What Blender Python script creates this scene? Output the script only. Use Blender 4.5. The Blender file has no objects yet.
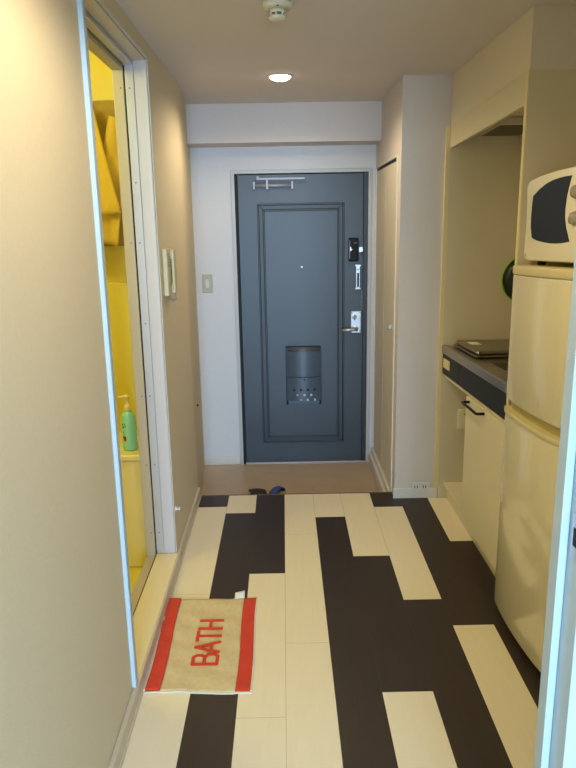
import bpy, bmesh, math, random
from mathutils import Vector, Matrix
random.seed(7)
scene = bpy.context.scene
COL = scene.collection
PI = math.pi

# ------------------------------------------------------------------ materials
def lin(c):
    if isinstance(c, str):
        c = [int(c[i:i+2], 16)/255 for i in (0, 2, 4)]
    return [x/12.92 if x <= .04045 else ((x+.055)/1.055)**2.4 for x in c]

def mat(name, col, rough=.6, metal=0., nscale=6., namt=.06, bscale=0., bstr=0., coat=0., stretch=None, emit=None, estr=0., spec=.5, sheen=0.):
    m = bpy.data.materials.new(name); m.use_nodes = True
    nt = m.node_tree; N = nt.nodes; L = nt.links
    b = N['Principled BSDF']
    tc = N.new('ShaderNodeTexCoord'); mp = N.new('ShaderNodeMapping')
    if stretch: mp.inputs['Scale'].default_value = stretch
    L.new(tc.outputs['Object'], mp.inputs['Vector'])
    no = N.new('ShaderNodeTexNoise'); no.inputs['Scale'].default_value = nscale; no.inputs['Detail'].default_value = 4
    L.new(mp.outputs['Vector'], no.inputs['Vector'])
    mx = N.new('ShaderNodeMix'); mx.data_type = 'RGBA'
    c = lin(col)
    mx.inputs[6].default_value = [max(0, x*(1-namt)) for x in c]+[1]
    mx.inputs[7].default_value = [min(1, x*(1+namt)) for x in c]+[1]
    L.new(no.outputs['Fac'], mx.inputs[0]); L.new(mx.outputs[2], b.inputs['Base Color'])
    b.inputs['Roughness'].default_value = rough; b.inputs['Metallic'].default_value = metal
    b.inputs['Coat Weight'].default_value = coat; b.inputs['Coat Roughness'].default_value = .08
    b.inputs['Specular IOR Level'].default_value = spec
    if sheen: b.inputs['Sheen Weight'].default_value = sheen
    if bstr:
        n2 = N.new('ShaderNodeTexNoise'); n2.inputs['Scale'].default_value = bscale; n2.inputs['Detail'].default_value = 3
        L.new(mp.outputs['Vector'], n2.inputs['Vector'])
        bp = N.new('ShaderNodeBump'); bp.inputs['Strength'].default_value = bstr; bp.inputs['Distance'].default_value = .002
        L.new(n2.outputs['Fac'], bp.inputs['Height']); L.new(bp.outputs['Normal'], b.inputs['Normal'])
    if emit:
        b.inputs['Emission Color'].default_value = lin(emit)+[1]; b.inputs['Emission Strength'].default_value = estr
    return m

M = {}
M['wall']    = mat('wallpaper', 'd9d0bf', .85, bscale=220, bstr=.25, nscale=90, namt=.05)
M['wall_w']  = mat('wallpaper_daylight_tint', 'd4d3d3', .85, bscale=220, bstr=.25, nscale=90, namt=.04)  # same wallpaper, with the cool daylight put into its colour
M['wall_l']  = mat('wallpaper_lamp_tint', 'd9ccb0', .85, bscale=220, bstr=.25, nscale=90, namt=.05)  # same wallpaper, with the warm lamp light put into its colour
M['trim_b']  = mat('white_trim_daylight_tint', 'b4c6d0', .45, namt=.02)  # white trim; the bluish daylight on it is painted into the colour
M['switch']  = mat('beige_switch', 'b2aa94', .45, namt=.02)
M['phone']   = mat('beige_phone', 'cdbf93', .45, namt=.02)
M['wall_r']  = mat('pillar_wallpaper', 'd3cac4', .85, bscale=220, bstr=.25, nscale=90, namt=.04)
M['closet']  = mat('closet_laminate', 'dcd3c0', .5, namt=.03)
M['rail_dk'] = mat('mailbox_side', '20272d', .5)
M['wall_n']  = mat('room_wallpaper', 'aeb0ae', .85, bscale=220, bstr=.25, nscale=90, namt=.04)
M['lining']  = mat('jamb_lining_paint', 'c3bec0', .5, namt=.02)
M['ceil']    = mat('ceiling_paper', 'd9d0ca', .9, bscale=200, bstr=.2, namt=.03)
M['white']   = mat('white_trim', 'dcd9d2', .45, namt=.02)
M['base']    = mat('baseboard_vinyl', 'c9bda8', .5, namt=.04)
M['cream_pl']= mat('cream_plank', 'ecdfc0', .38, nscale=5, namt=.05, bscale=40, bstr=.08, stretch=(10, 1, 1))
M['black_pl']= mat('dark_plank', '30241d', .45, nscale=9, namt=.35, bscale=40, bstr=.25, stretch=(12, 1, 1))
M['seam']    = mat('plank_seam', '5c4e3c', .8)
M['sill']    = mat('door_sill', 'e3d6b4', .45, nscale=8, namt=.05, stretch=(8, 1, 1))
M['entry']   = mat('entry_vinyl', 'c0aa90', .4, nscale=7, namt=.16)
M['nosing']  = mat('step_nosing', '6d5237', .5, nscale=5, namt=.2, stretch=(1, 8, 1))
M['door']    = mat('steel_door', '3f4850', .42, nscale=3, namt=.06, bscale=120, bstr=.06)
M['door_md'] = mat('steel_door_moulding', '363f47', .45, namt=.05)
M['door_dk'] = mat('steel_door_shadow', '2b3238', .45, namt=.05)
M['frame']   = mat('door_frame_paint', 'b9bab8', .45, namt=.02)
M['gap']     = mat('black_gap', '14161a', .7)
M['silver']  = mat('brushed_silver', 'c4c6c8', .3, metal=.85, namt=.04)
M['closer']  = mat('closer_metal', '9c9da5', .5, metal=.3, namt=.03)
M['alu']     = mat('aluminium_strip', 'bfc1c9', .38, metal=.25, namt=.03)
M['inner']   = mat('bath_frame_resin', 'bdb39f', .45, namt=.03)
M['steel']   = mat('stainless_top', 'a39c90', .28, metal=.9, nscale=60, namt=.06)
M['plate']   = mat('stove_cover_steel', '8a8273', .33, metal=.8, nscale=40, namt=.08)
M['navy']    = mat('navy_front', '24272d', .55, namt=.05, spec=.25)
M['cab']     = mat('cream_laminate', 'e2d8b8', .4, namt=.03)
M['panel']   = mat('panel_laminate', 'd2c6a6', .5, namt=.03)
M['edge']    = mat('panel_edge_band', 'e0cf98', .45, namt=.02)
M['fridge']  = mat('fridge_enamel', 'ddd2b0', .16, namt=.02, coat=.5)
M['fr_cap']  = mat('fridge_cap', 'd6c795', .35, namt=.02)
M['groove']  = mat('fridge_groove', 'b3a267', .5, namt=.03)
M['mwave']   = mat('microwave_shell', 'e9dfc6', .35, namt=.02, coat=.2)
M['glass_bk']= mat('microwave_glass', '16181c', .30, namt=.1, spec=.3)
M['knob']    = mat('taupe_knob', '9c8f80', .4)
M['black']   = mat('black_plastic', '101012', .5, spec=.2)
M['rubber']  = mat('black_rubber', '181818', .7)
M['panblk']  = mat('nonstick_pan', '0d0e0d', .4)
M['lime']    = mat('lime_rim', '7cc51e', .4)
M['red']     = mat('red_terry', 'd43a14', .95, bscale=450, bstr=1., nscale=120, namt=.2, sheen=.1)
M['terry']   = mat('beige_terry', 'd8c290', .95, bscale=450, bstr=1., nscale=60, namt=.2, sheen=.3)
M['terryw']  = mat('white_terry_hem', 'e6d8c4', .95, bscale=450, bstr=.8, sheen=.3)
M['bath']    = mat('bath_resin_lamp_tint', 'f0e272', .4, namt=.02)  # yellow of the bath lamp partly painted into the wall colour
M['bath_fl'] = mat('bath_floor_lamp_tint', 'f0e272', .5, namt=.05)  # floor carries the same painted lamp yellow as the walls
M['tub']     = mat('tub_acrylic', 'f8f0b4', .25, namt=.02)
M['towel']   = mat('gold_towel', 'a8904e', .95, bscale=300, bstr=.6, nscale=30, namt=.1, sheen=.3)
M['towel2']  = mat('gold_towel_light', 'd6b952', .95, bscale=300, bstr=.6, nscale=30, namt=.1, sheen=.3)
M['mint']    = mat('mint_plastic', '9aeae0', .3, namt=.04)
M['pump']    = mat('pale_plastic', 'eee2b8', .35)
M['ink_g']   = mat('green_ink', '2f6a54', .5)
M['ink_r']   = mat('red_ink', 'b0301f', .5)
M['ivory']   = mat('ivory_plastic', 'cfcbb8', .4, namt=.02)
M['ivory_dk']= mat('ivory_dark', '8c8878', .5)  # darker ivory for screws, slots, button and cord
M['det']     = mat('detector_plastic', 'd8d2b6', .5, namt=.02)
M['det_dk']  = mat('detector_slots', '6f6a52', .6)
M['lamp']    = mat('lamp_lens', 'fff6e6', .4, emit='fff2dc', estr=14.)
M['mail']    = mat('mailbox_paint', '475460', .32, namt=.05)
M['mail_lip']= mat('mailbox_lip_reflection', '5a4637', .3, namt=.05)  # dark lip with its orange reflection painted into the colour
M['hole_w']  = mat('mailbox_hole_light', 'b8c6d0', .5)
M['sandal']  = mat('tan_footbed', 'b59a68', .8, namt=.1)
M['strap_bl']= mat('blue_strap', '2a4a98', .5, namt=.1)
M['strap_dk']= mat('dark_strap', '2a2c33', .6, namt=.1)
M['grille']  = mat('fan_grille', '6b644f', .5)

# ------------------------------------------------------------------ mesh helpers
class MB:
    def __init__(s): s.bm = bmesh.new(); s.mats = []
    def mi(s, m):
        m = M[m] if isinstance(m, str) else m
        if m not in s.mats: s.mats.append(m)
        return s.mats.index(m)
    def _fin(s, geom_faces, m):
        i = s.mi(m)
        for f in geom_faces: f.material_index = i
    def box(s, x0, x1, y0, y1, z0, z1, m, bev=0., seg=2):
        t = bmesh.new()
        bmesh.ops.create_cube(t, size=1)
        for v in t.verts:
            v.co = Vector(((x0+x1)/2+v.co.x*(x1-x0), (y0+y1)/2+v.co.y*(y1-y0), (z0+z1)/2+v.co.z*(z1-z0)))
        if bev: bmesh.ops.bevel(t, geom=t.edges[:], offset=bev, segments=seg, profile=.5, affect='EDGES', clamp_overlap=True)
        s.merge(t, m); return s
    def merge(s, t, m, mtx=None, smooth=None):
        i = s.mi(m); mp = {}
        for v in t.verts: mp[v] = s.bm.verts.new(mtx @ v.co if mtx else v.co)
        for f in t.faces:
            try:
                g = s.bm.faces.new([mp[v] for v in f.verts]); g.material_index = i
                g.smooth = f.smooth if smooth is None else smooth
            except ValueError: pass
        t.free()
    def prism(s, pts, axis, a, b, m, bev=0., seg=2):
        """extrude polygon: pts in the two other axes (order x,y,z minus axis) between a and b along axis"""
        t = bmesh.new()
        def P(p, h):
            q = list(p); q.insert(axis, h); return Vector(q)
        v0 = [t.verts.new(P(p, a)) for p in pts]; v1 = [t.verts.new(P(p, b)) for p in pts]
        n = len(pts); t.faces.new(v0); t.faces.new(v1[::-1])
        for i in range(n): t.faces.new((v0[i], v0[(i+1) % n], v1[(i+1) % n], v1[i]))
        bmesh.ops.recalc_face_normals(t, faces=t.faces[:])
        if bev: bmesh.ops.bevel(t, geom=t.edges[:], offset=bev, segments=seg, profile=.5, affect='EDGES', clamp_overlap=True)
        s.merge(t, m); return s
    def lathe(s, prof, c, m, axis=2, n=32, flip=False):
        """prof: list of (r, h) revolved about axis at c"""
        i = s.mi(m); rings = []
        def P(r, h, a):
            u, w = r*math.cos(a), r*math.sin(a)
            q = [u, w]; q.insert(axis, h); return Vector(q)+Vector(c)
        for r, h in prof:
            if r < 1e-6: rings.append([s.bm.verts.new(P(0, h, 0))])
            else: rings.append([s.bm.verts.new(P(r, h, 2*PI*k/n)) for k in range(n)])
        fs = []
        for A, B in zip(rings, rings[1:]):
            for k in range(n):
                k2 = (k+1) % n
                q = [A[k % len(A)], A[k2 % len(A)], B[k2 % len(B)], B[k % len(B)]]
                u = []
                for v in q:
                    if v not in u: u.append(v)
                if len(u) > 2:
                    f = s.bm.faces.new(u); f.material_index = i; f.smooth = True; fs.append(f)
        for R_ in (rings[0], rings[-1]):
            if len(R_) > 2:
                f = s.bm.faces.new(R_); f.material_index = i; fs.append(f)
        bmesh.ops.recalc_face_normals(s.bm, faces=fs)
        return s
    def tube(s, pts, r, m, n=10):
        i = s.mi(m); pts = [Vector(p) for p in pts]; rings = []
        rr = r if isinstance(r, (list, tuple)) else [r]*len(pts)
        up = None
        for k, p in enumerate(pts):
            d = (pts[min(k+1, len(pts)-1)]-pts[max(k-1, 0)]).normalized()
            if up is None:
                up = Vector((0, 0, 1)) if abs(d.z) < .9 else Vector((1, 0, 0))
            a = d.cross(up).normalized(); b = a.cross(d).normalized(); up = b
            rings.append([s.bm.verts.new(p+a*rr[k]*math.cos(2*PI*j/n)+b*rr[k]*math.sin(2*PI*j/n)) for j in range(n)])
        fs = []
        for A, B in zip(rings, rings[1:]):
            for j in range(n):
                f = s.bm.faces.new((A[j], A[(j+1) % n], B[(j+1) % n], B[j])); f.smooth = True; fs.append(f)
        fs.append(s.bm.faces.new(rings[0])); fs.append(s.bm.faces.new(rings[-1]))
        for f in fs: f.material_index = i
        bmesh.ops.recalc_face_normals(s.bm, faces=fs)
        return s
    def grid(s, fn, nu, nv, m, thick=0.):
        """sheet fn(u,v)->Vector, optionally thickened along its normals"""
        i = s.mi(m); t = bmesh.new()
        V = [[t.verts.new(fn(a/nu, b/nv)) for b in range(nv+1)] for a in range(nu+1)]
        for a in range(nu):
            for b in range(nv): t.faces.new((V[a][b], V[a+1][b], V[a+1][b+1], V[a][b+1]))
        if thick:
            bmesh.ops.recalc_face_normals(t, faces=t.faces[:])
            bmesh.ops.solidify(t, geom=t.faces[:], thickness=thick)
        for f in t.faces: f.smooth = True
        s.merge(t, m); return s
    def build(s, name, parent=None, smooth=None):
        me = bpy.data.meshes.new(name); s.bm.to_mesh(me); s.bm.free()
        for m in s.mats: me.materials.append(m)
        o = bpy.data.objects.new(name, me); COL.objects.link(o)
        if parent: o.parent = parent
        if smooth:
            for p in me.polygons: p.use_smooth = True
            try: me.set_sharp_from_angle(angle=math.radians(smooth))
            except Exception: pass
        return o

def tag(o, label, cat, group=None):
    o['label'] = label; o['category'] = cat
    if group: o['group'] = group
    return o
def thing(name, label, cat, loc=(0, 0, 0), rotz=0., group=None):
    o = bpy.data.objects.new(name, None); COL.objects.link(o)
    o.location = loc; o.rotation_euler = (0, 0, rotz); o.empty_display_size = .1
    return tag(o, label, cat, group)
def struct(o, label=None):
    o['kind'] = 'structure'
    if label: o['label'] = label
    return o
def lean(o, y0=2.53, ky=-.008, y1=3.6, kz=.035, zf=.6):
    """the kitchen fittings run slightly out of square with the corridor"""
    for v in o.data.vertices:
        dy = v.co.y; v.co.x += ky*(dy-y0); v.co.z += kz*(y1-dy)*max(0, min(1, v.co.z/zf))
    return o
def sempty(name, loc=(0, 0, 0)):
    o = bpy.data.objects.new(name, None); COL.objects.link(o); o.location = loc
    return struct(o)

# ------------------------------------------------------------------ camera
CAM_F = 674.79
r_ = Vector((0.99982965, -0.00766312, -0.01679135)); u_ = Vector((0.0181118, 0.23213384, 0.97251522)); f_ = Vector((0.00355466, 0.97265367, -0.23223309))
cd = bpy.data.cameras.new('camera'); cam = bpy.data.objects.new('camera', cd); COL.objects.link(cam)
mw = Matrix((( r_.x, u_.x, -f_.x, 0), (r_.y, u_.y, -f_.y, 0), (r_.z, u_.z, -f_.z, 1.55), (0, 0, 0, 1)))
cam.matrix_world = mw
cd.sensor_fit = 'HORIZONTAL'; cd.sensor_width = 36; cd.lens = 36*CAM_F/576; cd.clip_start = .02
scene.camera = cam

# ------------------------------------------------------------------ measurements (metres)
XL = -.525          # corridor face of the left wall
XC = .613           # closet face
XK = .866           # kitchen front face
YS = 3.70           # step edge down to the entry
YE = 4.585          # entrance wall
ZE = -.13           # entry floor
ZC = 2.256          # ceiling
YP = 3.62           # pillar face
OY0, OY1, OZ0, OZ1 = 1.975, 2.885, .062, 2.185   # bath doorway
YR = -4.0           # back of the room behind the camera

# ------------------------------------------------------------------ floor
mb = MB()
mb.box(-.56, 1.45, YR, YS-.0005, -.12, -.0012, 'seam')
ex = [-.56, -.342, -.18, -.018, .148, .308, .48, .64, .802, .965, 1.128, 1.29, 1.45]
def split(lst):  # far-to-near list of (end_y, colour) -> planks
    return lst
cols = {
 0: [(3.54, 'b'), (2.62, 'c'), (1.48, 'c'), (.78, 'b')],
 1: [(3.45, 'c'), (2.53, 'b'), (1.61, 'b'), (.69, 'c')],
 2: [(2.787, 'b'), (1.867, 'c'), (.947, 'c')],
 3: [(3.18, 'c'), (2.26, 'c'), (1.34, 'c')],
 4: [(3.38, 'c'), (2.448, 'b'), (1.53, 'b'), (.61, 'c')],
 5: [(2.934, 'c'), (1.977, 'b'), (1.06, 'c')],
 6: [(3.50, 'b'), (2.546, 'c'), (1.626, 'b'), (.71, 'b')],
 7: [(3.27, 'b'), (2.356, 'b'), (1.44, 'c'), (.52, 'b')],
 8: [(3.07, 'c'), (2.15, 'b'), (1.23, 'b')],
 9: [(3.4, 'c'), (2.5, 'c'), (1.6, 'b')], 10: [(2.9, 'c'), (2.0, 'b')], 11: [(3.2, 'b'), (2.3, 'c')]}
g = .0004
for c, lst in cols.items():
    y1 = YS
    k = 0
    seq = list(lst)
    while y1 > YR+.01:
        if k < len(seq): y0, cc = seq[k]
        else: y0, cc = y1-.92, random.choice('bc')
        y0 = max(y0, YR)
        m = 'black_pl' if cc == 'b' else 'cream_pl'
        i = mb.mi(m)
        vs = [mb.bm.verts.new((x, y, 0)) for x, y in ((ex[c]+g, y0+g), (ex[c+1]-g, y0+g), (ex[c+1]-g, y1-g), (ex[c]+g, y1-g))]
        f = mb.bm.faces.new(vs); f.material_index = i
        y1 = y0; k += 1
struct(mb.build('floor'))
struct(MB().box(-.60, .62, YS+.012, YE+.02, -.20, ZE, 'entry').build('floor_entry'))
struct(MB().box(-.545, XC, YS, YS+.012, ZE, .001, 'nosing', .002).build('trim_step'))

# ------------------------------------------------------------------ ceiling and beam
struct(MB().box(-.61, 1.5, YR, YE+.1, ZC, ZC+.1, 'ceil').build('ceiling'))
struct(MB().box(-.588, XC-.0005, 4.35, YE-.001, 2.03, ZC-.0005, 'wall_r').build('ceiling_beam'))

# ------------------------------------------------------------------ left wall (bath doorway cut out) and its trims
mb = MB()
T = -.60
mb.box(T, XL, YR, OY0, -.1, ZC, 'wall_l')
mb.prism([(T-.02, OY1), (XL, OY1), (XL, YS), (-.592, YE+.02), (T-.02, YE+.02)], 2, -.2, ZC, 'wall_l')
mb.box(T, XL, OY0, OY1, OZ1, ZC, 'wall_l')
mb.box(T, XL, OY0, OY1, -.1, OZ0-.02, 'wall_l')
struct(mb.build('wall_left'))
mb = MB()
mb.prism([(XL+.0005, YR), (XL+.017, YR), (XL+.017, YS-.001), (XL+.0005, YS-.001)], 2, .0005, .058, 'base', .003)
mb.prism([(XL+.0005, YR), (XL+.022, YR), (XL+.022, YS-.001), (XL+.0005, YS-.001)], 2, .0005, .010, 'base')
struct(mb.build('baseboard_left'))

door2 = sempty('door_2', (XL, OY0, 0))
def dbuild(mb_, n, **k):
    o = mb_.build(n, door2, **k); o.matrix_parent_inverse = Matrix.Translation((-XL, -OY0, 0)); return o
cp = XL+.013; cw = .026
mb = MB()
mb.box(XL-.004, cp, OY0-cw-.006, OY0, .060, OZ1+cw, 'trim_b', .003)
mb.box(XL-.004, cp-.010, OY1, OY1+.012, OZ0, OZ1+.012, 'white', .002)
mb.box(XL-.004, cp-.010, OY0, OY1, OZ1, OZ1+.012, 'white', .002)
dbuild(mb, 'casing')
mb = MB()
mb.box(-.578, XL-.004, OY1-.004, OY1+.010, OZ0, OZ1, 'lining')
mb.box(-.578, XL-.004, OY0-.010, OY0+.004, OZ0, OZ1, 'lining')
mb.box(-.578, XL-.004, OY0+.004, OY1-.004, OZ1-.004, OZ1+.01, 'lining')
dbuild(mb, 'jamb_lining')
mb = MB()
mb.box(-.613, -.579, OY1-.008, OY1+.01, OZ0+.012, OZ1-.012, 'alu', .002)
mb.box(-.613, -.579, OY0-.01, OY0+.008, OZ0, OZ1-.012, 'alu', .002)
mb.box(-.613, -.579, OY0+.008, OY1-.008, OZ1-.020, OZ1+.01, 'alu', .002)
dbuild(mb, 'aluminium_strip')
mb = MB()
for a in (OY1-.006, OY0): mb.box(-.618, -.6135, a, a+.012, OZ0-.03, OZ1-.02, 'rubber')
mb.box(-.618, -.6135, OY0, OY1, OZ0-.03, OZ0-.002, 'rubber')
dbuild(mb, 'gasket')
mb = MB()
mb.box(-.662, -.6185, OY1-.012, OY1+.03, -.09, OZ1-.02, 'inner', .003)
mb.box(-.662, -.6185, OY0-.03, OY0+.012, -.09, OZ1-.02, 'inner', .003)
mb.box(-.662, -.6185, OY0+.012, OY1-.012, OZ1-.040, OZ1-.02, 'inner', .003)
mb.box(-.662, -.6185, OY0+.012, OY1-.012, -.09, OZ0-.012, 'inner', .003)
dbuild(mb, 'bath_frame')
mb = MB()
for z in (.17, .5, .82, 1.14, 1.48, 1.72, 2.08):
    mb.lathe([(0, 0), (.0035, 0), (.0025, -.002), (0, -.002)], (-.597, OY1-.0085, z), 'ivory_dk', 1, 10)
    if z not in (1.14, 1.72): mb.lathe([(0, 0), (.0035, 0), (.0025, -.002), (0, -.002)], (-.632, OY1-.0125, z), 'ivory_dk', 1, 10)
dbuild(mb, 'screw')
mb = MB(); mb.box(-.6130, cp-.002, OY0+.0045, OY1-.0085, OZ0-.016, OZ0+.002, 'sill', .002)
dbuild(mb, 'sill')

# ------------------------------------------------------------------ bath room shell
BX0, BX1, BY0, BY1, BZ0, BZ1 = -1.70, -.664, 1.2, 3.45, -.09, 2.44
struct(MB().box(BX0-.05, BX1, BY0-.05, BY1+.05, BZ0-.05, BZ0, 'bath_fl').build('floor_bath'))
struct(MB().box(BX0-.05, BX1, BY0-.05, BY1+.05, BZ1, BZ1+.03, 'bath').build('ceiling_bath'))
mb = MB(); mb.box(BX0, BX1+.04, BY1, BY1+.05, BZ0, BZ1, 'bath'); mb.box(BX0, BX1, BY1-.02, BY1, BZ0, 1.27, 'bath', .004)
struct(mb.build('wall_bath_far'))
struct(MB().box(BX0-.05, BX0, BY0, BY1, BZ0, BZ1, 'bath').build('wall_bath_left'))
struct(MB().box(BX0, BX1, BY0-.05, BY0, BZ0, BZ1, 'bath').build('wall_bath_near'))
mb = MB(); mb.box(BX1-.0, BX1+.04, OY1+.032, BY1, BZ0, BZ1, 'bath'); mb.box(BX1, BX1+.04, BY0, OY0-.032, BZ0, BZ1, 'bath')
mb.box(BX1, BX1+.04, OY0-.03, OY1+.03, OZ1-.018, BZ1, 'bath')
struct(mb.build('wall_bath_right'))

# bathtub
tub = thing('bathtub', 'pale yellow bathtub with flat rim inside the bathroom, under the green bottle', 'bathtub', (-1.18, 3.22, BZ0))
def rel(o, root):
    o.parent = root
    o.matrix_parent_inverse = (Matrix.Translation(root.location) @ root.rotation_euler.to_matrix().to_4x4()).inverted()
    return o
mb = MB()
tx0, tx1, ty0, ty1, tz = -1.69, -.672, 3.03, 3.425, .49
mb.box(tx0, tx1, ty0, ty0+.05, BZ0+.001, tz-.022, 'tub', .008)
mb.box(tx0, tx1, ty1-.04, ty1, BZ0+.001, tz-.022, 'tub', .008)
mb.box(tx0, tx0+.06, ty0+.051, ty1-.041, BZ0+.001, tz-.022, 'tub')
mb.box(tx1-.18, tx1-.001, ty0+.051, ty1-.041, BZ0+.001, tz-.022, 'tub')
mb.box(tx0+.061, tx1-.181, ty0+.051, ty1-.041, BZ0+.001, BZ0+.06, 'tub')
rel(mb.build('basin'), tub)
mb = MB()
rz0, rz1 = tz-.0215, tz+.006
mb.box(tx0, tx1+.004, ty0-.012, ty0+.06, rz0, rz1, 'tub', .006, 3)
mb.box(tx0, tx1+.004, ty1-.05, ty1, rz0, rz1, 'tub', .006, 3)
mb.box(tx0, tx0+.07, ty0+.0605, ty1-.0505, rz0, rz1, 'tub')
mb.box(tx1-.19, tx1+.004, ty0+.0605, ty1-.0505, rz0, rz1, 'tub')
rel(mb.build('rim'), tub)

# pump bottle
bx, by, bz = -.757, 3.115, tz+.0065
bot = thing('pump_bottle', 'mint green pump bottle of body wash on the bathtub rim', 'bottle', (bx, by, bz))
b = MB().lathe([(0, 0), (.030, 0), (.0345, .006), (.0350, .05), (.0345, .13), (.033, .165), (.027, .182), (.016, .190), (.0135, .196), (0, .196)], (0, 0, 0), 'mint', 2, 36).build('bottle_body', bot)
lb = MB()
def curved(a0, a1, z0, z1, m, r=.0353):
    pts = [(r*math.cos(a0+(a1-a0)*k/6), r*math.sin(a0+(a1-a0)*k/6)) for k in range(7)]
    pts += [((r+.0005)*math.cos(a0+(a1-a0)*k/6), (r+.0005)*math.sin(a0+(a1-a0)*k/6)) for k in range(6, -1, -1)]
    lb.prism(pts, 2, z0, z1, m)
ac = math.radians(-118); lb_done = []
for da, z, w, h, m in ((-.2, .128, .16, .006, 'ink_g'), (.1, .132, .12, .006, 'ink_g'), (-.12, .116, .3, .007, 'ink_g'), (.2, .120, .12, .010, 'ink_g'), (-.15, .088, .10, .006, 'ink_r'), (0, .080, .12, .005, 'ink_r'), (-.02, .060, .55, .014, 'ink_r'), (.05, .050, .36, .010, 'ink_r')):
    if m == 'ink_r' and 'ink_g' in lb_done: lb.build('green_print', bot); lb = MB(); lb_done = []
    curved(ac+da-w/2, ac+da+w/2, z, z+h, m); lb_done.append(m)
lb.build('red_print', bot)
pm = MB()
pm.lathe([(0, .196), (.017, .196), (.018, .200), (.017, .218), (.010, .224), (.0055, .226), (.0055, .252), (.0095, .253), (.0105, .262), (.009, .270), (0, .272)], (0, 0, 0), 'pump', 2, 24)
pm.tube([(0, 0, .264), (-.018, -.004, .265), (-.036, -.008, .262), (-.040, -.009, .256)], [.006, .0055, .0045, .004], 'pump', 10)
pm.build('pump', bot)

# towel rail and cloths
rail = thing('towel_rail', 'thin towel rail holding gold cloths high on the bathroom wall', 'towel rail', (-.95, 3.36, 2.09))
rel(MB().tube([(-1.3, 3.29, 2.09), (-.68, 3.29, 2.09)], .008, 'silver').build('bar'), rail)
for x in (-1.28, -.70): rel(MB().tube([(x, 3.299, 2.09), (x, 3.449, 2.09)], .006, 'silver').build('bracket'), rail)
def clothA(u, v):
    x = -1.15+.45*u; z = 2.102-.645*v
    y = 3.272-.016*math.sin(u*26)*(.3+.7*v)-.006*math.sin(u*9+v*4)
    if v < .03: y = 3.285
    return Vector((x, y, z))
tw = thing('hanging_towel', 'gold towel hanging in crossed folds high inside the bathroom', 'towel', (-.9, 3.29, 2.1))
rel(MB().grid(clothA, 48, 30, 'towel', .004).build('towel_sheet'), tw)
def sash(pa, pb, w, ph):
    pa, pb = Vector(pa), Vector(pb)
    def f(u, v):
        p = pa.lerp(pb, v); d = (pb-pa).normalized(); n = d.cross(Vector((0, 1, 0))).normalized()
        return p+n*(u-.5)*w*(1+.5*v)+Vector((0, -.014*math.sin(u*PI*2+ph)-.012*math.sin(v*PI), 0))
    return f
for pa, pb, w_, ph, hk in (((-.725, 3.235, 2.02), (-.835, 3.225, 1.47), .09, .4, [(-.725, 3.29, 2.104), (-.722, 3.262, 2.09), (-.725, 3.243, 2.02)]),
                           ((-.868, 3.205, 2.06), (-.79, 3.190, 1.60), .075, 2.2, [(-.868, 3.29, 2.104), (-.870, 3.255, 2.10), (-.868, 3.215, 2.05)])):
    mb = MB(); mb.grid(sash(pa, pb, w_, ph), 10, 20, 'towel2', .006); mb.tube(hk, [.006, .012, .016], 'towel2', 10)
    rel(mb.build('towel_fold'), tw)

# ------------------------------------------------------------------ entrance wall, door
DX0, DX1, DZ1 = -.312, .566, 1.866
mb = MB()
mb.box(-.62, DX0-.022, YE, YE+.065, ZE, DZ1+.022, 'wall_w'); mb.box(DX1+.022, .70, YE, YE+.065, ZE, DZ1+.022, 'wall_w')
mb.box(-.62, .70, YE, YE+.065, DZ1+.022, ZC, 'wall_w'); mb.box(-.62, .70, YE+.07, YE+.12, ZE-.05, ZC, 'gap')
struct(mb.build('wall_back'))
struct(MB().box(-.590, DX0-.024, YE-.010, YE-.0005, ZE+.0005, ZE+.06, 'white', .002).build('baseboard_back'))

d1 = sempty('door_1', ((DX0+DX1)/2, YE, ZE))
def d(mb_, n, par=None, **k):
    o = mb_.build(n, **k); o.parent = par or d1
    o.matrix_parent_inverse = Matrix.Translation(d1.location).inverted() if not par else Matrix.Identity(4)
    return o
mb = MB()
mb.box(DX0-.022, DX0+.002, YE-.012, YE+.06, ZE, DZ1+.022, 'frame', .002)
mb.box(DX1-.002, DX1+.022, YE-.012, YE+.06, ZE, DZ1+.022, 'frame', .002)
mb.box(DX0, DX1, YE-.012, YE+.06, DZ1-.002, DZ1+.022, 'frame', .002)
d(mb, 'door_frame')
mb = MB()
mb.box(DX0+.002, DX0+.018, YE-.004, YE+.05, ZE, DZ1-.004, 'gap'); mb.box(DX1-.030, DX1-.003, YE+.006, YE+.05, ZE, DZ1-.004, 'door_dk')
mb.box(DX0+.002, DX1-.002, YE+.0, YE+.05, ZE+.0005, ZE+.008, 'alu')
d(mb, 'stop_strip')
YD = YE+.014
d(MB().box(DX0+.019, DX1-.031, YD, YD+.035, ZE+.009, DZ1-.006, 'door', .003), 'door_leaf')
def ringf(mb, x0, x1, z0, z1, w, ya, yb, m):
    mb.prism([(x0, z0), (x1, z0), (x1-w, z0+w), (x0+w, z0+w)], 1, ya, yb, m, .003)
    mb.prism([(x0, z1), (x1, z1), (x1-w, z1-w), (x0+w, z1-w)], 1, ya, yb, m, .003)
    mb.prism([(x0, z0), (x0+w, z0+w), (x0+w, z1-w), (x0, z1)], 1, ya, yb, m, .003)
    mb.prism([(x1, z0), (x1-w, z0+w), (x1-w, z1-w), (x1, z1)], 1, ya, yb, m, .003)
mb = MB()
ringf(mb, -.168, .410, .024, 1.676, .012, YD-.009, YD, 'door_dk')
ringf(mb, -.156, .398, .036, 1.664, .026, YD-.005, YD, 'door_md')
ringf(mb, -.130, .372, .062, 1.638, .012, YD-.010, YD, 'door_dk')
d(mb, 'panel_moulding')
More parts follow.
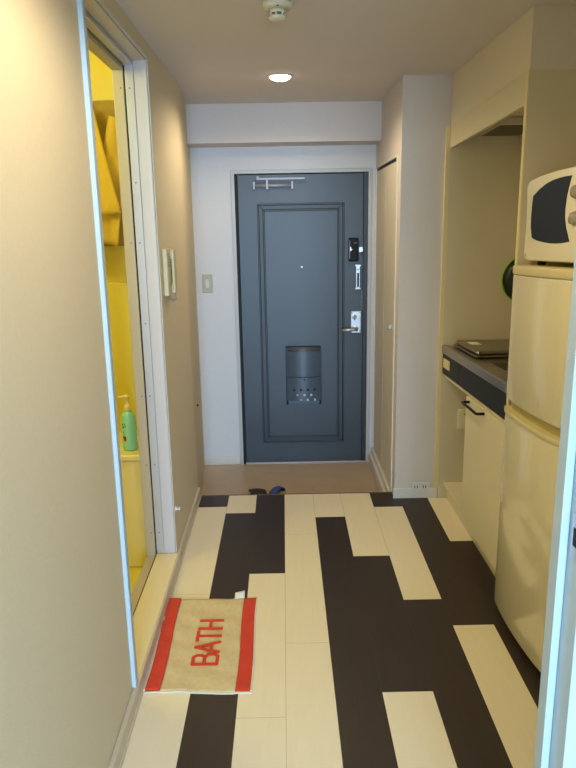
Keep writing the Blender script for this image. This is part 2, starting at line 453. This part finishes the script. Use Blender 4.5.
# mail box
mx0, mx1, mz0, mz1 = .008, .246, .306, .722
mc = (mx0+mx1)/2; hw = (mx1-mx0)/2
def bow(t, dep): return dep*math.sqrt(max(0, 1-(t*.86)**2))
mb = MB()
def frontprof(w, dep, n=14):
    pts = [(mc-w, YD)]
    for k in range(n+1):
        t = -1+2*k/n; pts.append((mc+t*w, YD-.018-bow(t, dep)))
    pts.append((mc+w, YD)); return pts
mb.prism(frontprof(hw-.010, .050), 2, .515, mz1-.028, 'mail')
mb.prism(frontprof(hw-.004, .056), 2, .480, .512, 'mail')
mb.prism(frontprof(hw-.002, .052), 2, .345, .480, 'mail')
mail = d(mb, 'mail_box', smooth=35)
mb = MB(); mb.prism(frontprof(hw-.003, .040), 2, mz1-.012, mz1, 'door_dk'); mb.prism(frontprof(hw-.03, .046), 2, mz1-.0275, mz1-.0122, 'mail_lip')
d(mb, 'mail_lid', mail, smooth=35)
mb = MB()
for sgn in (-1, 1):
    xa, xb = mc+sgn*(hw-.012), mc+sgn*(hw+.003)
    mb.prism([(YD, mz0), (YD-.020, mz0), (YD-.040, .36), (YD-.030, mz1-.002), (YD, mz1-.002)], 0, min(xa, xb), max(xa, xb), 'rail_dk', .003)
mb.prism([(mc-hw+.012, YD), (mc-hw+.012, YD-.02), (mc+hw-.012, YD-.02), (mc+hw-.012, YD)], 2, mz0+.01, mz0+.05, 'mail')
d(mb, 'side_rail', mail)
mb = MB()
def hole(x, z, r, m, dep=.052):
    t = (x-mc)/(hw-.002); y = YD-.018-bow(t, dep)
    mb.lathe([(0, .006), (r, .006), (r, -.0012), (0, -.0012)], (x, y, z), m, 1, 16)
for k in range(4): hole(mc-.068+.047*k, .424, .0085, 'gap')
for k in range(3): hole(mc-.046+.048*k, .387, .0085 if k else .006, 'hole_w')
for k in range(4): hole(mc-.07+.048*k, .352, .0085 if k > 1 else .0055, 'hole_w' if k else 'mail')
hole(mc+.002, .497, .006, 'gap', .056)
d(mb, 'hole', mail)
# digital lock, guard latch, chain, handle, peephole, closer
mb = MB(); mb.box(.436, .502, YD-.032, YD, 1.292, 1.446, 'black', .008, 3)
dl = d(mb, 'digital_lock')
mb = MB(); mb.box(.440, .444, YD-.0335, YD-.030, 1.31, 1.43, 'knob'); mb.box(.446, .452, YD-.0335, YD-.031, 1.36, 1.386, 'silver')
mb.box(.452, .460, YD-.0335, YD-.031, 1.368, 1.374, 'silver'); mb.lathe([(0, 0), (.010, 0), (.009, -.008), (0, -.008)], (.477, YD-.032, 1.372), 'rubber', 1, 18)
mb.box(.47, .490, YD-.034, YD-.031, 1.412, 1.415, 'knob')
d(mb, 'lock_mark', dl)
d(MB().box(.503, .533, YD-.02, YD, 1.350, 1.388, 'silver', .004), 'bolt_cover', dl)
mb = MB(); mb.box(.487, .515, YD-.010, YD, 1.105, 1.268, 'silver', .003); mb.box(.495, .508, YD-.016, YD-.009, 1.12, 1.215, 'gap', .002)
mb.box(.481, .521, YD-.012, YD, 1.258, 1.270, 'silver', .002); mb.box(.481, .521, YD-.012, YD, 1.104, 1.114, 'silver', .002)
mb.lathe([(0, 0), (.007, 0), (.006, -.006), (0, -.006)], (.501, YD-.010, 1.237), 'silver', 1, 14)
d(mb, 'guard_latch')
mb = MB()
pts = [(.530, YD-.012+.004*math.sin(k*1.9), 1.092-.0105*k) for k in range(13)]
for k, p in enumerate(pts):
    a = Vector(p); e = Vector((.0038, 0, 0)) if k % 2 else Vector((0, .0038, 0)); h = Vector((0, 0, .006))
    mb.tube([a+h, a+e+h*.4, a+e-h*.4, a-h, a-e-h*.4, a-e+h*.4, a+h], .0013, 'silver', 6)
d(mb, 'door_chain')
mb = MB(); mb.box(.454, .524, YD-.012, YD, .806, .958, 'silver', .004)
for x, z in ((.462, .95), (.516, .95), (.462, .814), (.516, .814), (.516, .91)): mb.lathe([(0, 0), (.004, 0), (.003, -.002), (0, -.002)], (x, YD-.012, z-.004 if z > .9 else z+.006), 'ivory_dk', 1, 10)
mb.box(.477, .483, YD-.024, YD-.011, .895, .935, 'ivory_dk', .001); mb.lathe([(0, 0), (.015, 0), (.013, -.004), (0, -.004)], (.480, YD-.012, .915), 'alu', 1, 20)
hp = d(mb, 'lock_plate')
mb = MB(); mb.lathe([(0, 0), (.014, 0), (.014, -.04), (0, -.04)], (.489, YD-.010, .838), 'silver', 1, 18)
mb.tube([(.489, YD-.050, .838), (.47, YD-.056, .838), (.43, YD-.056, .836), (.385, YD-.052, .834)], [.011, .011, .010, .010], 'silver', 12)
d(mb, 'lever_handle', hp)
d(MB().lathe([(0, 0), (.010, 0), (.008, -.005), (.004, -.006), (0, -.006)], (.124, YD, 1.259), 'silver', 1, 18), 'peephole')
mb = MB()
mb.lathe([(0, 0), (.012, 0), (.012, .245), (0, .245)], (-.176, YD-.03, 1.788), 'closer', 0, 18)
for x in (-.190, .058): mb.box(x, x+.016, YD-.045, YD, 1.763, 1.812, 'closer', .003)
mb.box(-.105, -.088, YD-.05, YD, 1.762, 1.832, 'closer', .003)
cl = d(mb, 'door_closer')
mb = MB(); mb.box(-.150, .150, YD-.055, YD-.043, 1.822, 1.836, 'closer', .002); mb.box(-.165, -.148, YD-.055, YD-.0, 1.822, 1.846, 'closer', .002)
d(mb, 'closer_arm', cl)

# light switch on the entrance wall
sw = thing('light_switch', 'beige light switch on the white wall left of the entrance door', 'light switch', (-.514, YE, 1.162))
MB().box(-.034, .034, -.010, -.0003, -.060, .060, 'switch', .004, 3).build('switch_plate', sw)
mb = MB(); mb.box(-.012, .012, -.0125, -.0095, -.028, .028, 'ivory', .002); mb.box(-.003, .003, -.0145, -.012, -.010, .010, 'ivory', .001)
mb.build('rocker', sw)

# ------------------------------------------------------------------ right side: closet wall, pillar
mb = MB()
mb.box(XC, .95, YP, YP+.105, -.2, ZC, 'wall_r')                       # pillar
mb.box(XC, .70, YP+.105, YE, 1.892, ZC, 'wall_r')                     # above the closet
mb.box(.70, .95, YP+.105, YE+.1, -.2, ZC, 'wall_r')                   # behind the closet
struct(mb.build('wall_right'))
struct(MB().box(XC-.008, XK-.010, YP-.009, YP-.0005, .0005, .060, 'white', .002).build('baseboard_right'))
d3 = sempty('door_3', (XC, 4.15, ZE))
def d3b(mb_, n, par=None):
    o = mb_.build(n); o.parent = par or d3
    if not par: o.matrix_parent_inverse = Matrix.Translation(d3.location).inverted()
    return o
ya, yb = YP+.115, YE-.010
ym = (ya+yb)/2
mb = MB()
mb.box(XC-.006, XC+.03, YP+.0955, YP+.1215, ZE+.0005, 1.892, 'white', .002); mb.box(XC-.004, XC+.03, yb-.014, yb+.008, ZE+.0005, 1.892, 'white', .002)
mb.box(XC-.004, XC+.03, ya, yb, 1.880, 1.892, 'white', .002)
d3b(mb, 'closet_frame')
d3b(MB().box(XC+.004, XC+.03, ya+.008, yb-.015, 1.864, 1.8795, 'gap'), 'top_track')
for a, c in ((ya+.008, ym-.004), (ym+.004, yb-.016)):
    p = d3b(MB().box(XC+.002, XC+.026, a, c, -.010, 1.863, 'closet', .003), 'closet_panel')
    if a < ym-.1:
        d3b(MB().box(XC-.016, XC+.003, 3.850, 3.880, .945, .972, 'silver', .003), 'closet_knob', p).matrix_parent_inverse = p.matrix_parent_inverse.inverted() if False else Matrix.Identity(4)
mb = MB(); mb.box(XC-.030, XC+.03, YP+.122, yb-.015, ZE+.0005, -.050, 'white', .004); mb.box(XC-.014, XC+.03, YP+.122, yb-.015, -.050, -.014, 'white', .003)
d3b(mb, 'closet_plinth')

ot = thing('wall_outlet', 'low white double socket at the foot of the white pillar', 'socket', (.760, YP-.0095, .072))
MB().box(-.050, .050, -.006, -.0003, -.027, .027, 'white', .003).build('outlet_plate', ot)
for x in (-.026, .022):
    mb = MB(); mb.box(x-.013, x+.013, -.0066, -.0055, -.014, .014, 'white', .002)
    for q in (-.007, .007): mb.box(x+q-.0024, x+q+.0024, -.0072, -.0064, -.008, .008, 'black')
    mb.build('socket', ot)

# ------------------------------------------------------------------ kitchen niche walls
XW = 1.42
struct(MB().box(XW, XW+.08, YR, YP+.1, -.1, ZC, 'wall').build('wall_kitchen'))
struct(MB().box(.9505, XW, YP+.0, YP+.105, -.1, ZC, 'wall').build('wall_kitchen_end'))
wak = MB().box(XK+.004, XW-.0005, 2.530, YP-.0005, 2.016, ZC-.0005, 'wall').build('wall_above_kitchen')
for v in wak.data.vertices:
    v.co.x += -.010*(v.co.y-2.53) if v.co.x < 1.2 else 0
    if v.co.z < 2.2: v.co.z += .035*(3.6-v.co.y)
struct(wak)
YN = 2.530  # near face of the near side panel
def slab(mb_, nm, label):
    return tag(mb_.build(nm), label, 'panel')
mb = MB(); mb.box(XK+.004, XW-.001, YN, YN+.024, .0008, 2.055, 'panel', .001); mb.box(XK-.001, XK+.0038, YN, YN+.024, .0008, 2.055, 'edge', .001)
slab(mb, 'side_panel', 'tall tan kitchen side panel behind the microwave and fridge')
mb = MB(); mb.box(XK-.030, XK-.008, YP-.014, YP-.0005, .0615, 2.012, 'edge', .001); mb.box(XK-.0078, XW-.001, YP-.013, YP-.0005, .0008, 2.012, 'panel')
slab(mb, 'side_panel', 'tan far end panel of the kitchen alcove, edged beside the white pillar')
YK0, YK1 = YN+.0245, YP-.0145

# base cabinet
bc = thing('base_cabinet', 'cream kitchen base cabinet with navy front under the steel counter', 'cabinet', (XK, YK0, 0))
def k(mb_, n, par=None, root=bc, **kw):
    o = lean(mb_.build(n, **kw)); o.parent = par or root
    o.matrix_parent_inverse = Matrix.Translation(root.location).inverted() if not par else Matrix.Identity(4)
    return o
YQ = 3.125
mb = MB(); mb.box(XK+.022, XW-.002, YQ-.018, YQ, .095, .715, 'cab', .001); mb.box(XK+.022, XW-.002, YK0+.0005, YK0+.018, .095, .715, 'cab', .001)
mb.box(XK+.022, XW-.002, YK0+.018, YQ-.018, .095, .113, 'cab'); mb.box(XK+.03, XW-.002, YQ, YK1, .080, .098, 'cab', .002)
mb.box(XW-.012, XW-.002, YQ, YK1, .098, .715, 'cab')
mb.box(XK+.012, XW-.002, YK0+.0005, YK1, .7155, .735, 'cab', .001)
k(mb, 'carcass')
k(MB().box(XK+.052, XK+.066, YK0+.0005, YK1, .0008, .094, 'cab', .001), 'kick_board')
dr = k(MB().box(XK+.003, XK+.0215, YK0+.004, YQ, .100, .713, 'cab', .002), 'cabinet_door')
hz = .696
mb = MB(); hy0, hy1 = 2.835, 3.065; hx = XK-.032
mb.tube([(XK+.003, hy1, hz), (hx+.004, hy1, hz), (hx, hy1-.006, hz), (hx, hy0+.006, hz), (hx+.004, hy0, hz), (XK+.003, hy0, hz)], .0065, 'black', 10)
k(mb, 'door_handle', dr)
YF = 3.27
k(MB().box(XK+.002, XK+.020, YK0+.0005, YF-.002, .7355, .848, 'navy', .002), 'apron_front')
cpn = k(MB().box(XK+.002, XK+.020, YF+.002, YK1, .7355, .848, 'navy', .002), 'control_panel')
k(MB().box(XK-.003, XK+.0025, 3.45, 3.575, .775, .825, 'edge', .002), 'nameplate', cpn)
mb = MB(); mb.box(XK+.021, XW-.002, YK0+.0005, YK1, .7355, .848, 'cab')
k(mb, 'inner_box')

# worktop with sink
wt = thing('worktop', 'stainless steel kitchen counter top with sunken sink', 'worktop', (XK, YK0, .8485))
mb = MB(); t0, t1 = .8485, .888
sx0, sx1, sy0, sy1 = .945, 1.32, 2.60, 3.03
def wbox(*a, **kw): mb.box(*a, 'steel', **kw)
wbox(XK-.006, sx0, YK0+.0005, YK1, t0, t1, bev=.006, seg=3); wbox(sx1, XW-.002, YK0+.0005, YK1, t0, t1)
wbox(sx0, sx1, sy1, YK1, t0, t1); wbox(sx0, sx1, YK0+.0005, sy0, t0, t1)
wbox(XK-.004, XK+.020, YK0+.001, YK1-.001, t1-.002, t1+.005, bev=.003, seg=3)
k(mb, 'counter', root=wt)
mb = MB()
mb.prism([(sx0+.001, sy0+.001), (sx1-.001, sy0+.001), (sx1-.001, sy1-.001), (sx0+.001, sy1-.001)], 2, .8487, .853, 'plate')
ringpts = [(sx0-.012, sy0-.012, sx0, sy1+.012), (sx1, sy0-.012, sx1+.012, sy1+.012), (sx0, sy0-.012, sx1, sy0), (sx0, sy1, sx1, sy1+.012)]
for a, b_, c, e in ringpts: mb.box(a, c, b_, e, t1+.0002, t1+.003, 'steel', .001)
k(mb, 'sink', root=wt)

sc_ = thing('stove_cover', 'flat raised grey metal stove cover lying on the far end of the counter', 'stove cover', (1.12, 3.35, t1+.0055+.0092))
sc_.rotation_euler = (-.035, 0, .012)
mb = MB()
mb.prism([(-.215, -.20), (.22, -.20), (.22, .215), (-.215, .215)], 2, .0, .008, 'plate', .003)
mb.prism([(-.208, -.193), (.213, -.193), (.213, .208), (-.208, .208)], 2, .0082, .030, 'plate', .016, 1)
mb.build('cover_plate', sc_)
MB().box(-.170, -.120, .02, .12, .0302, .0312, 'cab').build('label_strip', sc_)

# upper hood box
hd = thing('range_hood', 'tan kitchen hood box with a sloped front board above the counter', 'range hood', (XK, YK0, 1.93))
mb = MB(); mb.box(XK+.000, XK+.018, YK0+.0005, YK1, 1.905, 2.0155, 'panel', .002)
k(mb, 'fascia', root=hd)
mb = MB(); mb.box(XK+.0205, XW-.002, YK0+.0005, YK1, 1.990, 2.0, 'panel'); mb.box(XW-.2, XW-.002, YK0+.0005, YK1, 1.91, 1.9895, 'panel')
k(mb, 'hood_board', root=hd)
mb = MB()
mb.box(1.0, 1.20, 3.25, 3.55, 1.955, 1.9895, 'panel', .004)
for q in range(12): mb.box(1.005, 1.195, 3.262+.024*q, 3.272+.024*q, 1.950, 1.9549, 'grille', .001)
k(mb, 'fan_grille', root=hd)

# frying pan hung on the alcove end wall
fp = thing('frying_pan', 'black round frying pan with a lime green rim hung on alcove wall', 'pan', (1.283, YP-.0145, 1.238))
MB().lathe([(0, -.046), (.102, -.046), (.107, -.043), (.1255, -.006), (.1225, -.004), (.100, -.038), (0, -.040)], (0, 0, 0), 'panblk', 1, 48).build('pan_body', fp)
MB().lathe([(.1257, -.0085), (.1285, -.0075), (.1285, -.0015), (.1257, -.001)], (0, 0, 0), 'lime', 1, 48).build('pan_rim', fp)
MB().tube([(.030, -.020, -.119), (.045, -.018, -.18), (.055, -.016, -.25)], [.008, .010, .011], 'panblk').build('pan_handle', fp)

# small box on the recess wall under the counter
sb = thing('junction_box', 'small cream box on the wall of the open recess under the counter', 'box', (.987, YP-.0135, .475))
MB().box(-.035, .035, -.026, -.0003, -.055, .055, 'cab', .004).build('box_cover', sb)
MB().lathe([(0, 0), (.006, 0), (.005, -.002), (0, -.002)], (0, -.026, .03), 'ivory_dk', 1, 12).build('box_screw', sb)

# ------------------------------------------------------------------ refrigerator
FRZ = math.radians(2.2)
fr = thing('refrigerator', 'small cream two-door refrigerator standing under the microwave', 'refrigerator', (.818, 2.504, 0), FRZ)
L_ = .515
def bowp(x0, n=16, dep=.016, inset=.0, back=.055, y_in=0.):
    pts = []
    for q in range(n+1):
        t = -1+2*q/n
        y = -L_/2+t*(L_/2-y_in)
        e = abs(t)**14*.008
        pts.append((x0+dep*(t*t)-dep+inset+e+.02, y))
    pts += [(back+.02, -y_in), (back+.02, -L_+y_in)]
    return pts
def fpart(name, z0, z1, m, par=None, **kw):
    mb = MB(); mb.prism(bowp(0, **kw), 2, z0, z1, m, .003); return mb.build(name, par or fr, smooth=40)
MB().box(.0765, .52, -L_+.003, -.003, .012, 1.352, 'fridge', .006, 3).build('body', fr)
ld = fpart('lower_door', .035, .834, 'fridge')
mb = MB(); mb.prism(bowp(0, inset=.022), 2, .8345, .881, 'groove'); mb.build('door_recess', ld, smooth=40)
mb = MB(); mb.prism(bowp(0, inset=-.004, dep=.020), 2, .8346, .852, 'fr_cap', .003); mb.build('grip_lip', ld, smooth=40)
ud = fpart('upper_door', .891, 1.352, 'fridge')
mb = MB(); mb.prism(bowp(0, inset=.014), 2, .8815, .8905, 'groove'); mb.build('door_gap', ud, smooth=40)
mb = MB(); mb.prism(bowp(0, inset=-.003, back=.50), 2, 1.3525, 1.386, 'fr_cap', .008, 3); mb.build('top_cap', fr, smooth=40)
MB().box(.035, .070, -L_+.02, -.02, .0125, .0345, 'edge', .002).build('kick_strip', fr)
for x in (.11, .47):
    for y in (-.05, -L_+.05):
        MB().lathe([(0, 0), (.018, 0), (.018, .0125), (0, .0125)], (x, y, 0), 'rubber', 2, 16).build('foot', fr)

# ------------------------------------------------------------------ microwave
mwv = thing('microwave_oven', 'cream microwave oven with black window standing on the refrigerator', 'microwave', (.866, 1.985, 1.3865))
Z0 = 1.3865
mb = MB()
w_, h_ = .495, .282
shell = [(.004, .018), (.0, .026), (w_-.032+.0, .026), (w_-.006, .034), (w_-.002, .050), (w_-.010, .15), (w_-.002, .250), (w_-.010, .280), (w_-.028, .288), (.25, .296), (.03, .290), (.006, .282), (.0, .270)]
shell = [(0.0, .040), (.010, .022), (.05, .016), (w_-.05, .016), (w_-.020, .020), (w_-.008, .034), (w_-.014, .10), (w_-.016, .16), (w_-.010, .22), (w_-.004, .262), (w_-.010, .282), (w_-.032, .290), (.38, .297), (.24, .300), (.10, .297), (.03, .290), (.006, .278), (0, .25)]
mb.prism(shell, 0, .0, .030, 'mwave', .006, 3)
mb.build('front_bezel', mwv, smooth=45)
MB().box(.0305, .36, .012, w_-.018, .022, .284, 'mwave', .008, 3).build('oven_body', mwv)
win = [(2.404, 1.622), (2.35, 1.640), (2.291, 1.653), (2.24, 1.659), (2.188, 1.661), (2.14, 1.661), (2.095, 1.659), (2.110, 1.63), (2.122, 1.60), (2.127, 1.563), (2.123, 1.535), (2.109, 1.505), (2.078, 1.465), (2.13, 1.461), (2.178, 1.460), (2.23, 1.461), (2.287, 1.465), (2.345, 1.471), (2.392, 1.480), (2.408, 1.515), (2.412, 1.548), (2.410, 1.585)]
win = [(y-1.985, z-Z0) for y, z in win]
dm = MB(); dm.prism(win, 0, -.0022, .001, 'glass_bk', .001)
dm.build('door_window', mwv)
for z in (.222, .146): MB().lathe([(0, 0), (.021, 0), (.021, -.003), (.016, -.016), (0, -.017)], (-.0003, .062, z), 'knob', 0, 24).build('dial_knob', mwv)
MB().box(-.0012, .001, w_-.034, w_-.028, .028, .040, 'knob').build('corner_mark', mwv)
for x in (.05, .32):
    for y in (.05, w_-.06): MB().lathe([(0, 0), (.014, 0), (.016, .022), (0, .022)], (x, y, 0), 'rubber', 2, 14).build('foot', mwv)

for root in (fr, mwv):
    for o in COL.objects:
        if o.parent == root or (o.parent and o.parent.parent == root):
            for v in o.data.vertices:
                if root == fr: v.co.z += .035*(-v.co.y)*max(0, min(1, (v.co.z-.05)/.6))
                else: v.co.z += .035*(2.504-1.985-v.co.y)+.0005

# ------------------------------------------------------------------ wall of the room behind, with its door frame (right)
mb = MB(); mb.box(.468, XW, .93, 1.0, -.1, 2.0, 'wall_n'); mb.box(XL, XW, .93, 1.0, 2.0, ZC, 'wall_n')
struct(mb.build('wall_near'))
d4 = sempty('door_4', (.44, .95, 0))
def d4b(mb_, n, par=None):
    o = mb_.build(n); o.parent = par or d4
    o.matrix_parent_inverse = Matrix.Translation(d4.location).inverted() if not par else Matrix.Identity(4)
    return o
mb = MB(); mb.box(.441, .4675, .922, 1.008, .0005, 1.999, 'trim_b', .0015); mb.box(.4685, .535, .915, .9295, .0005, 1.999, 'trim_b', .0015)
j = d4b(mb, 'jamb')
d4b(MB().box(.427, .4405, .972, 1.004, .0005, 1.999, 'trim_b', .0015), 'door_stop')
mb = MB(); mb.box(.4395, .4409, .925, .962, 1.035, 1.11, 'silver', .0005); mb.box(.4392, .4396, .935, .955, 1.058, 1.088, 'black')
d4b(mb, 'strike_plate')

# ------------------------------------------------------------------ bath mat
mat_ = thing('bath_mat', 'beige terry bath mat with red end bands and red BATH lettering on floor', 'bath mat', (-.32, 2.285, 0))
X0, X1, Y0_, Y1_ = -.190, .190, -.292, .292
def ripple(u, v):
    return .0055+.0018*math.sin(u*23+v*5)*math.sin(v*11+1)+.0012*math.sin(v*31+u*7)
def sheet(ua, ub, dz=0., over=0.):
    def f(u, v):
        uu = ua+(ub-ua)*u
        skew = -.004+.003*math.sin(v*6)
        x = X0+(X1-X0)*uu+skew+(.010*(1-v) if uu < .5 else 0)*(1-uu)
        y = Y0_+(Y1_-Y0_)*v+.006*math.sin(uu*5+.5)*(1-v)-.004*math.sin(uu*3)*v
        return Vector((x, y, ripple(uu, v)+dz))
    return f
MB().grid(sheet(.150, .850), 40, 50, 'terry', .005).build('mat_body', mat_)
for a, b_ in ((.016, .1495), (.8505, .984)):
    MB().grid(sheet(a, b_, .0003), 8, 50, 'red', .0053).build('red_band', mat_)
mb = MB()
for a, b_ in ((0, .0158), (.9845, 1.)): mb.grid(sheet(a, b_, -.0008), 2, 60, 'terryw', .0045)
def hem(u, v):
    p = sheet(.0, 1.)(u, 0.); return Vector((p.x, p.y-.007+.007*v, p.z-.001+.0004*math.sin(u*60)))
mb.grid(hem, 60, 2, 'terryw', .0045)
mb.build('hem', mat_)
# lettering, read from the corridor's left side
mb = MB(); sw_ = .0125
NS = [0]
def stroke(pts, w=sw_):
    """pts in letter space: a along the reading direction (+y), b up (-x)"""
    for (a0, b0), (a1, b1) in zip(pts, pts[1:]):
        NS[0] += 1
        p0 = Vector((-b0, a0)); p1 = Vector((-b1, a1)); dd = (p1-p0).normalized()*w*.35; n = Vector((-dd.y, dd.x)).normalized()*w/2
        q = [p0-dd-n, p0-dd+n, p1+dd+n, p1+dd-n]
        zz = .0090+.00008*NS[0]
        mb.prism([(v.x+.053, v.y) for v in q], 2, zz-.003, zz, 'red')
H_, Wl = .088, .058
def letter(ch, a):
    if ch == 'B':
        stroke([(a, 0), (a, H_)]); stroke([(a, H_), (a+.040, H_), (a+.050, H_*.86), (a+.050, H_*.66), (a+.040, H_*.53), (a, H_*.53)]); stroke([(a+.040, H_*.53), (a+.056, H_*.40), (a+.056, H_*.13), (a+.043, 0), (a, 0)])
    if ch == 'A':
        stroke([(a-.002, 0), (a+Wl/2, H_)]); stroke([(a+Wl/2, H_), (a+Wl+.002, 0)]); stroke([(a+.014, H_*.33), (a+Wl-.014, H_*.33)])
    if ch == 'T':
        stroke([(a+Wl/2, 0), (a+Wl/2, H_)]); stroke([(a, H_), (a+Wl, H_)])
    if ch == 'H':
        stroke([(a, 0), (a, H_)]); stroke([(a+Wl-.004, 0), (a+Wl-.004, H_)]); stroke([(a, H_*.52), (a+Wl-.004, H_*.52)])
for ch, a in (('B', -.150), ('A', -.080), ('T', -.010), ('H', .068)): letter(ch, a)
mb.build('lettering', mat_)
mb = MB()
def tagf(u, v): return Vector((.088+.042*u, .283+.036*v+.006*u, .006+.014*math.sin(v*PI*.5)*(.6+.4*u)))
mb.grid(tagf, 4, 6, 'white', .001); mb.build('care_tag', mat_)

# ------------------------------------------------------------------ sandals in the entry
def sandal(x, y, rz, label):
    t = thing('sandal', label, 'sandal', (x, y, ZE), rz, None)
    pts = []
    for q in range(28):
        a = 2*PI*q/28; yy = .128*math.sin(a); w = .047+(.006 if yy > 0 else -.004)
        pts.append((w*math.copysign(abs(math.cos(a))**.7, math.cos(a)), yy))
    MB().prism(pts, 2, .0006, .022, 'rubber', .004).build('sole', t)
    MB().prism([(a*.93, b_*.96) for a, b_ in pts], 2, .0222, .040, 'sandal', .003).build('footbed', t)
    def st(gy, ln, h, tw):
        def f(u, v):
            a = PI*u; yy = gy-ln/2+ln*v
            return Vector((.054*math.cos(a), yy+tw*math.cos(a), .022+h*math.sin(a)**.7*(.55+.45*math.sin(PI*(.15+.7*v)))))
        return f
    MB().grid(st(.058, .10, .038, .014), 20, 8, 'strap_dk', .004).build('front_strap', t)
    MB().grid(st(-.060, .06, .056, -.022), 20, 8, 'strap_bl', .004).build('back_strap', t)
    return t
sandal(-.128, 3.955, PI/2-.05, 'tan sandal with a dark strap and a blue strap, lying sideways below the step')

# ------------------------------------------------------------------ intercom, wall hook
ic = thing('intercom', 'beige intercom handset mounted on the left wall past the bathroom doorway', 'intercom', (XL, 3.045, 1.345))
MB().box(.0005, .022, -.075, .075, -.10, .105, 'phone', .005, 3).build('base_unit', ic)
mb = MB()
mb.box(.026, .040, .000, .055, -.095, .100, 'phone', .007, 3); mb.box(.0225, .030, .002, .053, .055, .098, 'phone', .005); mb.box(.0225, .030, .002, .053, -.093, -.05, 'phone', .005)
mb.build('handset', ic)
mb = MB()
for q in range(5): mb.box(.0222, .0232, -.06, -.02, .03+.012*q, .035+.012*q, 'ivory_dk')
mb.build('speaker_slot', ic)
MB().box(.0222, .026, -.05, -.03, -.06, -.045, 'ivory_dk', .001).build('call_button', ic)
MB().tube([(.035, .027, -.095), (.035, .022, -.12), (.026, .012, -.128), (.014, .0, -.118), (.012, -.004, -.10)], .004, 'ivory_dk').build('cord', ic)
hk = thing('wall_hook', 'tiny white peg low on the left wall just past the bathroom doorway', 'hook', (XL, 2.93, .262))
MB().lathe([(0, .0003), (.012, .0003), (.012, .004), (.005, .007), (.005, .016), (.009, .018), (.008, .022), (0, .023)], (0, 0, 0), 'white', 0, 16).build('peg', hk)
pg = thing('wall_pin', 'tiny dark pin stuck in the left wall near the entry', 'pin', (-.5385, 3.94, .487))
MB().lathe([(0, .0003), (.007, .0003), (.007, .006), (.004, .010), (0, .010)], (0, 0, 0), 'black', 0, 12).build('pin_head', pg)

# ------------------------------------------------------------------ ceiling fittings
sd = thing('smoke_detector', 'cream round smoke detector on the ceiling', 'smoke detector', (-.004, 2.46, ZC-.0003))
MB().lathe([(0, 0), (.052, 0), (.052, -.008), (.046, -.016), (.030, -.018), (0, -.018)], (0, 0, 0), 'det', 2, 32).build('base', sd)
mb = MB(); mb.lathe([(0, -.0185), (.024, -.0185), (.026, -.026), (.026, -.030), (0, -.030)], (0, 0, 0), 'det', 2, 28)
mb.lathe([(0, -.030), (.022, -.030), (.022, -.040), (0, -.040)], (0, 0, 0), 'det_dk', 2, 28)
for q in range(6):
    a = q*PI/3+.26; mb.box(.022*math.cos(a)-.003, .022*math.cos(a)+.003, .022*math.sin(a)-.003, .022*math.sin(a)+.003, -.041, -.029, 'det')
mb.lathe([(0, -.040), (.030, -.040), (.031, -.046), (.022, -.052), (0, -.053)], (0, 0, 0), 'det', 2, 28)
mb.build('sensor_head', sd)
MB().lathe([(0, 0), (.004, 0), (.003, -.002), (0, -.002)], (0, -.040, -.0165), 'black', 2, 10).build('test_light', sd)

def downlight(x, y, label):
    t = thing('downlight', label, 'downlight', (x, y, ZC-.0003), 0, None)
    MB().lathe([(.052, 0), (.064, 0), (.062, -.004), (.052, -.003)], (0, 0, 0), 'white', 2, 40).build('trim_ring', t)
    MB().lathe([(0, -.001), (.0515, -.001), (.048, -.010), (.030, -.018), (0, -.022)], (0, 0, 0), 'lamp', 2, 40).build('lens', t)
    return t
downlight(.0, 3.60, 'lit round ceiling downlight near the entrance door')

# ------------------------------------------------------------------ lights
def lamp(name, kind, loc, energy, col, rot=(0, 0, 0), **kw):
    l = bpy.data.lights.new(name, kind); l.energy = energy; l.color = col
    for a, v in kw.items(): setattr(l, a, v)
    o = bpy.data.objects.new(name, l); COL.objects.link(o); o.location = loc; o.rotation_euler = rot
    return o
WARM = (1., .81, .52)
lamp('downlight_lamp', 'SPOT', (0, 3.60, ZC-.03), 32, WARM, spot_size=math.radians(168), spot_blend=.5, shadow_soft_size=.05)
lamp('corridor_lamp', 'SPOT', (.0, 1.35, ZC-.03), 32, WARM, spot_size=math.radians(168), spot_blend=.5, shadow_soft_size=.05)
lamp('bath_lamp', 'POINT', (-1.15, 2.35, 2.2), 15.5, (1., .94, .34), shadow_soft_size=.10)
lamp('window_light', 'AREA', (.1, YR+.1, 1.35), 400, (.46, .70, 1.), (PI/2, 0, 0), shape='RECTANGLE', size=1.5, size_y=1.7)

w = bpy.data.worlds.new('world'); scene.world = w; w.use_nodes = True
bg = w.node_tree.nodes['Background']; bg.inputs[0].default_value = (.62, .78, 1, 1); bg.inputs[1].default_value = .35
scene.view_settings.view_transform = 'Standard'
scene.view_settings.look = 'None'
scene.view_settings.exposure = 0.
scene.cycles.use_denoising = True
scene.cycles.max_bounces = 10
